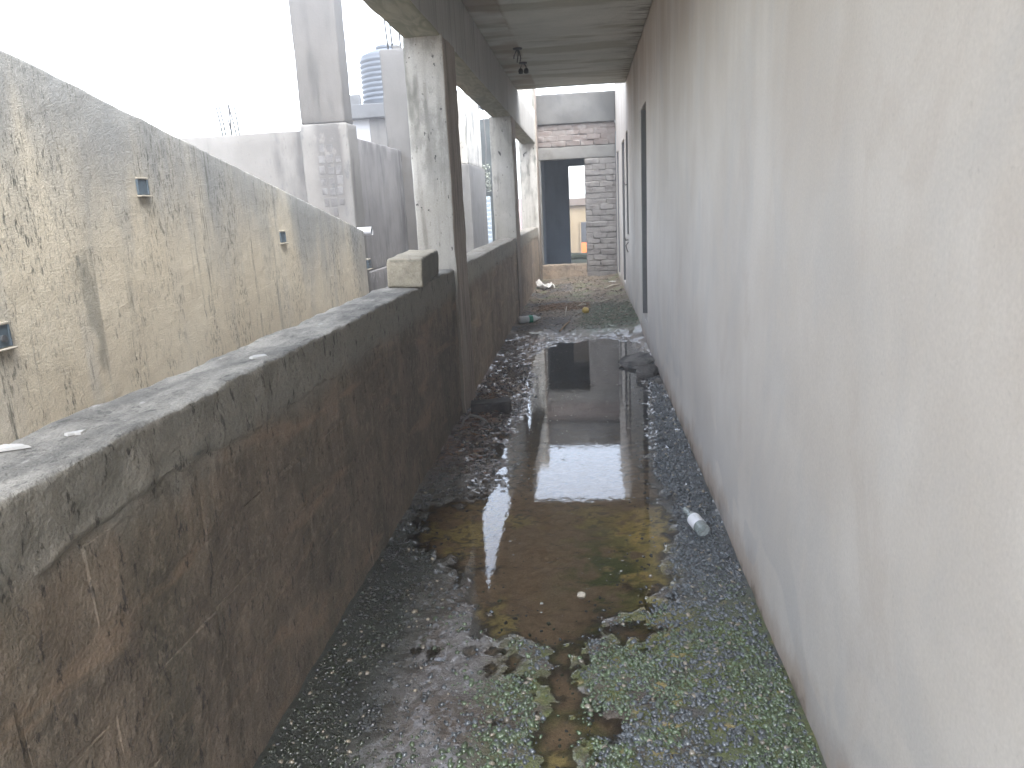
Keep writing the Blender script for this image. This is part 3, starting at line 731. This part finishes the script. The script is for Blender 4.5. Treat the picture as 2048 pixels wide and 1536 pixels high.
def tank_house():
    root = thing('tank_house', 'white outbuilding with grey slab roof under the water tank', 'building', (-4, 15, -3.3))
    o = (-4, 15, -3.3)
    def b(n, lo, hi, m): return box(n, tuple(lo[i] - o[i] for i in range(3)), tuple(hi[i] - o[i] for i in range(3)), m, root, .01)
    b('wall', (-4.9, 14.05, -3.3), (-3.85, 17, 3.2), M_panel)
    b('pier', (-3.846, 14.02, -3.3), (-3.3, 17, 3.2), M_pillar)
    b('slab', (-4.98, 13.9, 3.202), (-3.0, 17.2, 3.44), M_slabedge)
    b('kerb', (-4.24, 14.0, 3.442), (-3.98, 14.1, 3.62), M_slabedge)
tank_house()
def tank():
    root = thing('water_tank', 'ribbed dark plastic water tank with lid on the outbuilding slab', 'water tank', (-3.535, 14.6, 3.442))
    prof = [(.02, 0), (.50, 0), (.535, .03)]
    z = .06
    for k in range(9):
        prof += [(.52, z), (.545, z + .025), (.545, z + .055), (.52, z + .078)]; z += .085
    prof += [(.53, z + .02), (.50, z + .06), (.34, z + .13), (.23, z + .16), (.22, z + .16)]
    lathe('body', prof, M_tank, root, 40)
    lathe('lid', [(.22, z + .155), (.24, z + .17), (.24, z + .215), (.20, z + .235), (.01, z + .24)], M_tank, root, 28)
    tube('handle', [(.06, 0, z + .235), (.06, 0, z + .27), (.16, 0, z + .27), (.16, 0, z + .23)], .012, M_pvc, root, 6)
tank()
def far_wall():
    root = thing('far_pier', 'tall pale pier with whitewashed stained foot seen past the nearest column', 'pier', (-2.6, 17.8, 0))
    o = np.array((-2.6, 17.8, 0))
    V, F = rgeo((-2.9, 16.65, 2.47), (-2.5, 19.0, 3.95), (.08, .09, .09), .03, .012, 5, lambda V: V - o); mesh_np('pier', V, F, M_col, root)
    V, F = rgeo((-2.95, 16.55, -3.3), (-2.46, 19.1, 2.468), (.08, .09, .09), .02, .012, 5, lambda V: V - o); mesh_np('base', V, F, M_white, root)
    box('ledge', (.1, 1.0, 3.86 ), (.34, 1.6, 3.94), M_slabedge, root, .01)
far_wall()
def louvre_house():
    root = thing('dark_house', 'dark house wall with pale louvres between pier and middle column', 'house', (-2.7, 23, -3.3))
    o = (-2.7, 23, -3.3)
    def b(n, lo, hi, m, bev=.01): return box(n, tuple(lo[i] - o[i] for i in range(3)), tuple(hi[i] - o[i] for i in range(3)), m, root, bev)
    b('wall', (-4.2, 22.05, -3.3), (-2.5, 26, 3.95), M_darkwall)
    w = b('louvre', (-3.05, 22.0, .3), (-2.72, 22.045, 1.85), M_louv)
    me = None
    for k in range(12):
        q = box('slat', (-.16, -.03, -.04), (.16, .0, .04), M_louv, w, .004) if me is None else link(bpy.data.objects.new('slat', me), w)
        me = q.data; q.location = (-2.885 - o[0], 21.995 - o[1], .38 + .125 * k - o[2]); q.rotation_euler = (.35, 0, 0)
    for x in (-2.85, -2.78, -2.7, -2.62):
        tube('rebar', [(x - o[0], -.5, 3.9 - o[2]), (x - .03 - o[0], -.5, 4.5 - o[2])], .008, M_rust, root, 5)
louvre_house()
def shrub():
    n = 260; V, F = [], []
    for i in range(n):
        a = NR.rand(3); c = np.array((-2.78 + .22 * (a[0] - .5), 21.85 + .16 * (a[1] - .5), 2.35 + .75 * (a[2] - .5)))
        u = NR.randn(3); u /= np.linalg.norm(u); w = np.cross(u, NR.randn(3)); w /= np.linalg.norm(w); s = .02 + .03 * NR.rand()
        b = len(V); V += [c - u * s, c + w * s * .5, c + u * s, c - w * s * .5]; F.append((b, b + 1, b + 2, b + 3))
    root = thing('creeper', 'pale leaved creeper hanging on the dark house wall', 'plant', (-2.78, 21.9, 0))
    o = np.array((-2.78, 21.9, 0)); lf = mesh_np('leaves', np.array(V) - o, F, M_leaf, root, False)
    tube('stem', [(.0, .06, 4.0), (.03, .02, 3.2), (-.02, .0, 2.6), (.02, .01, 2.0)], .012, M_rust, root, 6)
shrub()
tag(box('red_building', (-5.6, 40, -3.3), (-3.42, 46, 1.9), M_redbld, None, .02), 'hazy reddish building glimpsed over the far parapet', 'building')
tag(box('blue_building', (-6.5, 60, -3.3), (-4.0, 66, 2.0), M_bluebld, None, .02), 'pale blue grey building glimpsed beside the hazy red one', 'building')

# ------------------------------------------------------------------ wires hanging from the soffit
M_blk = simple('grimy cable', (.06, .06, .062), .5)
def fitting(lab, x, y, wires):
    root = thing('hanging_wire', lab, 'wire', (x, y, 3.2), 'loose wiring under the slab')
    lathe('ceiling_box', [(.001, -.012), (.045, -.012), (.05, -.004), (.05, .004)], M_blk, root, 16)
    for w in wires: tube('cable', w, .007, M_blk, root, 6)
    return root
f1 = fitting('black cable tails hanging from the slab box', -.70, 8.75, [[(0, 0, 0), (-.02, 0, -.03), (-.04, .0, -.07), (-.045, .01, -.1)], [(0, 0, 0), (.02, 0, -.04), (.03, .01, -.10), (.02, .02, -.13)], [(0, .0, 0), (.005, .01, -.05), (-.01, 0, -.14)]])
f2 = fitting('cable loop with two round lamp holders under the slab', -.71, 9.6, [[(0, 0, 0), (-.03, 0, -.05), (-.03, 0, -.08)], [(0, 0, 0), (.035, 0, -.04), (.035, 0, -.08)]])
for sx in (-.03, .035):
    q = lathe('lamp_holder', [(.003, .03), (.022, .022), (.03, 0), (.026, -.03), (.004, -.035)], M_blk, f2, 14); q.location = (sx, 0, -.09)

# ------------------------------------------------------------------ rubble and litter on the floor
def H(x, y): return float(height(np.array([x]), np.array([y]))[0])
def hull_rock(name, lab, cat, loc, size, rz, mat, seed, group=None, tilt=(0, 0)):
    r = random.Random(seed); bm = bmesh.new()
    for k in range(26):
        v = Vector((r.uniform(-1, 1), r.uniform(-1, 1), r.uniform(-1, 1)))
        m = max(abs(v.x), abs(v.y), abs(v.z)); v = v.lerp(v / m, .75)
        if v.length > 1.25: v *= 1.25 / v.length
        bm.verts.new(Vector((v.x * size[0] / 2, v.y * size[1] / 2, (v.z + 1) * size[2] / 2)))
    h = bmesh.ops.convex_hull(bm, input=bm.verts[:])
    bmesh.ops.delete(bm, geom=[v for v in bm.verts if not v.link_faces], context='VERTS')
    bmesh.ops.bevel(bm, geom=bm.edges[:], offset=min(size) * .06, segments=1, affect='EDGES')
    bmesh.ops.subdivide_edges(bm, edges=bm.edges[:], cuts=1, use_grid_fill=True)
    for v in bm.verts: v.co += Vector((r.uniform(-1, 1), r.uniform(-1, 1), r.uniform(-1, 1))) * min(size) * .02
    me = bpy.data.meshes.new(name); bm.to_mesh(me); bm.free(); me.materials.append(mat)
    o = link(bpy.data.objects.new(name, me)); o.location = loc; o.rotation_euler = (tilt[0], tilt[1], rz)
    return tag(o, lab, cat, group)
M_rub = plaster('wet concrete rubble', (.11, .10, .095), (.18, .17, .155), (.05, .05, .048), .45, .6, (9, 9, 9), 8, grain=.3, bs=1., rough=.6)
M_wbrick = plaster('wet sooty brick', (.045, .04, .038), (.075, .065, .058), (.025, .025, .022), .45, .6, (9, 9, 9), 8, grain=.3, bs=1., rough=.5)
hull_rock('concrete_rubble', 'larger flat slab of concrete rubble at the pool edge by the wall', 'rubble', (.455, 7.2, -.005), (.30, .36, .085), .5, M_rub, 2, None, (.1, -.28))
hull_rock('concrete_rubble', 'darker lump of rubble in front of the flat slab by the wall', 'rubble', (.50, 6.74, -.02), (.19, .20, .125), -.3, M_rub, 5, None, (.15, .1))
hull_rock('concrete_rubble', 'tiny grey rubble lump nearest along the wall foot', 'rubble', (.575, 6.42, -.005), (.07, .09, .06), .3, M_rub, 7)
V, F = rgeo((-.155, -.07, 0), (.155, .07, .085), (.025, .025, .02), .014, .008, 18)
o = mesh_np('broken_brick', V, F, M_wbrick); o.location = (-.775, 5.63, .004); o.rotation_euler = (.05, -.04, .08)
tag(o, 'dark sooty brick lying at the foot of the nearest column', 'brick')
M_root = simple('wet grey root', (.16, .15, .14), .5)
o = thing('curved_root', 'curved grey root lying in front of the dark brick', 'root', (-.87, 5.25, H(-.87, 5.25)))
tube('stem', [(-.06, -.12, .015), (-.055, -.02, .05), (-.02, .06, .06), (.05, .07, .04), (.11, .03, .01)], [.008, .01, .011, .009, .006], M_root, o, 7)
M_stick = simple('bleached stick', (.50, .45, .37), .8)
M_twig = simple('tan twig', (.36, .24, .14), .8)
def stick(lab, p, q, r, mat):
    z0, z1 = H(*p) + r + .004, H(*q) + r + .008
    o = tube('stick', [(0, 0, 0), ((q[0] - p[0]) / 2, (q[1] - p[1]) / 2, (z1 - z0) / 2 + .012), (q[0] - p[0], q[1] - p[1], z1 - z0)], [r, r * 1.1, r * .7], mat, None, 6)
    o.location = (p[0], p[1], z0); return tag(o, lab, 'stick', 'sticks on the silted floor')
stick('long bleached stick lying across the far floor by the wall', (.28, 13.45), (.56, 13.8), .013, M_stick)
stick('pale stick on the moss near the first doorway', (.17, 11.6), (.38, 11.85), .012, M_stick)
stick('thin tan twig pointing down the middle of the floor', (-.335, 11.3), (-.325, 10.2), .007, M_stick)
stick('short leaning twig near the water edge', (-.36, 9.1), (-.25, 9.75), .009, M_twig)
stick('stubby white stick among the straw', (-.17, 11.2), (-.05, 11.35), .016, M_stick)

M_paper = simple('soggy white paper', (.66, .65, .62), .85)
def sheet(name, lab, cat, x, y, s, rz, mat, crump, seed, asp=.6, n=10):
    u = np.linspace(-1, 1, n); U, Vv = np.meshgrid(u, u)
    Zz = crump * (fbm(U * 1.6 + seed, Vv * 1.6, U * 0 + seed, 3) - .3)
    P = np.stack([U * s + .3 * s * (fbm(U * 2, Vv * 2, U * 0 + seed + 3, 2) - .5), Vv * s * asp + .3 * s * (fbm(U * 2, Vv * 2, U * 0 + seed + 9, 2) - .5), Zz], -1).reshape(-1, 3)
    idx = np.arange(n * n).reshape(n, n)
    F = np.stack([idx[:-1, :-1], idx[:-1, 1:], idx[1:, 1:], idx[1:, :-1]], -1).reshape(-1, 4)
    o = mesh_np(name, P, F, mat); sm = o.modifiers.new('thick', 'SOLIDIFY'); sm.thickness = .0015
    o.location = (x, y, H(x, y) + .012); o.rotation_euler = (0, 0, rz); return tag(o, lab, cat)
sheet('paper_scrap', 'flat scrap of white paper near the green banded bottle', 'paper', -.645, 9.08, .085, .35, M_paper, .03, 1)
sheet('plastic_bag', 'crumpled white plastic bag at the foot of the far parapet', 'bag', -.79, 14.1, .17, .1, M_paper, .30, 4, .7, 16)
sheet('paper_shred', 'small white shred at the far wall foot beside the long stick', 'paper', .45, 14.5, .06, .2, M_paper, .04, 6)
M_fruit = simple('yellow rind', (.55, .40, .12), .5)
o = lathe('fruit', [(.004, .0), (.035, .008), (.052, .035), (.046, .065), (.02, .085), (.003, .08)], M_fruit, None, 14); o.location = (-.06, 10.6, H(-.06, 10.6)); o.rotation_euler = (.5, .3, 0)
tag(o, 'small round yellow fruit lying on the moss', 'fruit')

M_pet = simple('cloudy clear plastic', (.60, .62, .63), .25, 0, .08, 30)
M_teal = simple('teal label film', (.02, .26, .17), .5)
def lay_bottle(root, L, R):
    lathe('body', [(.003, .0), (R * .8, .0), (R, .012), (R, L * .40), (R * .97, L * .43), (R, L * .46), (R, L * .68), (R * .8, L * .80), (R * .36, L * .90), (R * .34, L * .97)], M_pet, root, 20)
    lathe('cap', [(R * .40, L * .955), (R * .40, L), (.003, L)], M_pvc, root, 14)
    lathe('label', [(R + .0015, L * .44), (R + .0015, L * .62)], M_teal, root, 20)
r_ = thing('plastic_bottle', 'clear plastic bottle with green label band by the middle column', 'bottle', (-.935, 9.95, H(-.85, 10.0) + .05))
r_.rotation_euler = (math.radians(90), 0, math.radians(116)); lay_bottle(r_, .31, .048)

t = T('clear bottle glass'); t.b.inputs['Transmission Weight'].default_value = .75; t.b.inputs['IOR'].default_value = 1.45
M_glass = t.done((.80, .87, .86), .06, None, spec=.5)
t = T('printed white label'); M_label = t.done(t.mix(t.lin(t.noise((60, 60, 160), 2), .66, .70, 0., .5), (.84, .85, .88), (.55, .58, .66)), .55)
r_ = thing('glass_bottle', 'small clear glass bottle with white label on gravel beside the wall', 'bottle', (.498, 3.285, H(.49, 3.30) + .041))
r_.rotation_euler = (math.radians(-87), 0, math.radians(14)); R, L = .0315, .235
lathe('glass', [(.002, .006), (R * .7, .003), (R * .93, .0), (R, .006), (R, .125), (R * .95, .14), (R * .48, .175), (R * .42, .20), (R * .44, .222), (R * .44, L), (R * .34, L), (R * .34, .20), (R * .42, .172), (R * .87, .138), (R * .92, .12), (R * .92, .012), (.002, .010)], M_glass, r_, 28)
lathe('label', [(R + .0012, .045), (R + .0012, .122)], M_label, r_, 28)

# ------------------------------------------------------------------ gravel, leaf litter, straw: too many to count
t = T('wet pebble'); t.b.inputs['Coat Weight'].default_value = 1.; t.b.inputs['Coat Roughness'].default_value = .10; t.b.inputs['Coat IOR'].default_value = 1.75
M_peb = t.done(t.gain(t.attr('Col'), t.lin(t.noise(300, 2), .3, .7, .8, 1.2, False)), t.lin(t.noise(180, 2), .3, .7, .22, .5, False), t.noise(220, 3), .5, .003, .5)
gold = (1 + 5 ** .5) / 2
ICO = np.array([(-1, gold, 0), (1, gold, 0), (-1, -gold, 0), (1, -gold, 0), (0, -1, gold), (0, 1, gold), (0, -1, -gold), (0, 1, -gold), (gold, 0, -1), (gold, 0, 1), (-gold, 0, -1), (-gold, 0, 1)]) / math.hypot(1, gold)
ICF = np.array([(0, 11, 5), (0, 5, 1), (0, 1, 7), (0, 7, 10), (0, 10, 11), (1, 5, 9), (5, 11, 4), (11, 10, 2), (10, 7, 6), (7, 1, 8), (3, 9, 4), (3, 4, 2), (3, 2, 6), (3, 6, 8), (3, 8, 9), (4, 9, 5), (2, 4, 11), (6, 2, 10), (8, 6, 7), (9, 8, 1)])
def pebbles(x, y, s, col, sink=.25):
    n = len(x); z = height(x, y)
    V = ICO[None] * (1 + .75 * (NR.rand(n, 12, 1) - .5))
    V = V * (s[:, None, None] * (np.stack([.75 + .6 * NR.rand(n), .75 + .6 * NR.rand(n), .5 + .35 * NR.rand(n)], 1))[:, None, :])
    a = NR.rand(n) * 6.28; ca, sa = np.cos(a)[:, None], np.sin(a)[:, None]
    tilt = (NR.rand(n, 1) - .5) * .9
    x1 = V[..., 0] * ca - V[..., 1] * sa; y1 = V[..., 0] * sa + V[..., 1] * ca; z1 = V[..., 2] + tilt * V[..., 0]
    V = np.stack([x1 + x[:, None], y1 + y[:, None], z1 + (z + s * sink)[:, None]], -1)
    F = ICF[None] + (np.arange(n) * 12)[:, None, None]
    return V.reshape(-1, 3), F.reshape(-1, 3), np.repeat(col, 12, 0)
N = 135000
px = NR.uniform(-.97, .60, N); py = 1.25 + (7.4 - 1.25) * NR.rand(N) ** 1.9
sdv = pool_sd(px, py); n1 = fbm(px * 6, py * 6, px * 0 + 12, 4); n2 = fbm(px * 20, py * 20, px * 0 + 15, 3)
dens = sst(-.01, .03, sdv) * (.10 + .90 * np.maximum(sst(.10, .30, px), sst(2.75, 2.3, py) * sst(-.45, -.15, px)))
dens = np.maximum(dens, sst(-.01, .03, sdv) * sst(-.55, -.85, px) * .30 * sst(4.6, 3.8, py))
dens = dens * (.35 + .9 * sst(.36, .58, n1 * .5 + n2 * .5)) + .035 * sst(-.3, 0., sdv)
keep = NR.rand(N) < dens
px, py, n1, n2 = px[keep], py[keep], n1[keep], n2[keep]
s = .0026 + .0078 * NR.rand(len(px)) ** 3 + .002 * sst(3, 6, py)
c = np.array((.075, .088, .098))[None] * (.5 + 1.0 * NR.rand(len(px), 1))
gm = (NR.rand(len(px)) < .85 * sst(3.1, 2.3, py) * sst(.34, .52, n1)); c[gm] = np.array((.075, .11, .052)) * (.5 + 1.0 * NR.rand(gm.sum(), 1))
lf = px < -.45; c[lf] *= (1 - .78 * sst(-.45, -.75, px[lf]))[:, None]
tm = NR.rand(len(px)) < .05; c[tm] = np.array((.26, .225, .17)) * (.6 + .6 * NR.rand(tm.sum(), 1))
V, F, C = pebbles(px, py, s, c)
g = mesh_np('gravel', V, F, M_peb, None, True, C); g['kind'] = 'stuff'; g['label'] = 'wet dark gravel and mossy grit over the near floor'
print('pebbles', len(px))
# a handful of larger single stones on the silt
for k, (lab, x, y, sz) in enumerate((('pale tan stone standing out of the brown pool', -.06, 2.80, .030), ('small white pebble in the pool near the ochre silt', .23, 2.97, .016), ('grey pebble on the flat silt at lower left', -.62, 2.22, .018))):
    hull_rock('pebble', lab, 'stone', (x, y, max(H(x, y), -.006) - .004), (sz * 1.25, sz, sz * .75), k, M_stick if k != 2 else M_rub, 30 + k)

M_litter = None
t = T('rotting leaf'); M_litter = t.done(t.gain(t.attr('Col'), t.lin(t.noise(90, 3), .3, .7, .7, 1.3, False)), .6)
def leaves(n, box_, sizes, cols, zo=.01, asp=.5):
    x = NR.uniform(box_[0], box_[1], n); y = NR.uniform(box_[2], box_[3], n); z = height(x, y) + zo * NR.rand(n) + .004
    a = NR.rand(n) * 6.28; s = NR.uniform(sizes[0], sizes[1], n); tl = (NR.rand(n, 2) - .5) * .9
    u = np.stack([np.cos(a), np.sin(a), tl[:, 0]], 1) * s[:, None]; v = np.stack([-np.sin(a), np.cos(a), tl[:, 1]], 1) * (s * asp)[:, None]
    p = np.stack([x, y, z], 1); up_ = np.array((0, 0, 1.)) * (s * .18)[:, None]
    V = np.stack([p - u, p - .2 * u + v, p + u, p - .2 * u - v, p + up_ * 0 - .0 * u + up_], 1).reshape(-1, 3)
    b = (np.arange(n) * 5)[:, None]
    F = np.concatenate([b + np.array([q]) for q in ((0, 4, 1), (1, 4, 2), (2, 4, 3), (3, 4, 0))], 0)
    cc = np.array(cols)[NR.randint(len(cols), size=n)] * (.6 + .8 * NR.rand(n, 1))
    return V, F, np.repeat(cc, 5, 0)
browns = [(.14, .105, .075), (.18, .13, .09), (.10, .085, .07), (.21, .17, .125), (.09, .08, .075), (.27, .235, .19)]
parts = [leaves(3600, (-.97, .6, 9.1, 15.9), (.006, .030), browns), leaves(700, (-.97, -.62, 4.2, 9.3), (.006, .022), browns + [(.16, .09, .055)]),
         leaves(900, (-.75, 0., 10.9, 11.6), (.01, .05), [(.30, .21, .14), (.24, .16, .105)], .02, .12),
         leaves(200, (-.95, -.72, 4.4, 6.3), (.01, .04), [(.20, .115, .07), (.15, .085, .055)], .014, .10),
         leaves(220, (-.95, -.35, 3.9, 8.6), (.004, .012), [(.5, .5, .48)]),
         leaves(160, (-.6, .6, 9.2, 15.5), (.006, .02), [(.55, .52, .46)]),
         leaves(1500, (-.1, .6, 9.15, 11.6), (.006, .02), [(.065, .085, .05), (.08, .10, .06)], .012, .4)]
off, VV, FF, CC = 0, [], [], []
for v, f, cc in parts: VV.append(v); FF.append(f + off); CC.append(cc); off += len(v)
g = mesh_np('leaf_litter', np.concatenate(VV), np.concatenate(FF), M_litter, None, False, np.concatenate(CC)); g['kind'] = 'stuff'; g['label'] = 'brown leaf litter and straw scattered over the silted floor'
# floating scum flecks on the water
n = 900
x = NR.uniform(-.55, .5, n); y = NR.uniform(2.6, 8.5, n); k = (poly_sd(x, y) < -.02) & (fbm(x * 5, y * 5, x * 0 + 20, 3) > .52); x, y = x[k], y[k]; n = len(x)
s = .002 + .008 * NR.rand(n) ** 2.5; a = NR.rand(n, 6) * .6 + .7; th = np.arange(6) * math.pi / 3
V = np.stack([x[:, None] + s[:, None] * a * np.cos(th), y[:, None] + s[:, None] * a * np.sin(th), np.full((n, 6), .0018)], -1)
V = np.concatenate([V, np.stack([x, y, np.full(n, .0035)], -1)[:, None]], 1).reshape(-1, 3)
F = np.concatenate([(np.arange(n) * 7)[:, None] + np.array([[q, (q + 1) % 6, 6]]) for q in range(6)], 0)
g = mesh_np('scum_flecks', V, F, simple('pale scum', (.42, .41, .38), .7), None, False); g['kind'] = 'stuff'; g['label'] = 'pale scum flecks floating on the pool'

# ------------------------------------------------------------------ damp hazy air
hz = box('haze', (-125, -125, -4.4), (125, 125, 7.5), None, None, 0)
hm = bpy.data.materials.new('haze'); hm.use_nodes = True
hm.node_tree.nodes.clear()
vo = hm.node_tree.nodes.new('ShaderNodeVolumePrincipled'); vo.inputs['Color'].default_value = (.90, .915, .94, 1)
vo.inputs['Density'].default_value = .013; vo.inputs['Anisotropy'].default_value = .3
ho = hm.node_tree.nodes.new('ShaderNodeOutputMaterial'); hm.node_tree.links.new(vo.outputs[0], ho.inputs['Volume'])
hz.data.materials.append(hm); hz['kind'] = 'stuff'; hz['label'] = 'thin damp haze filling the air'
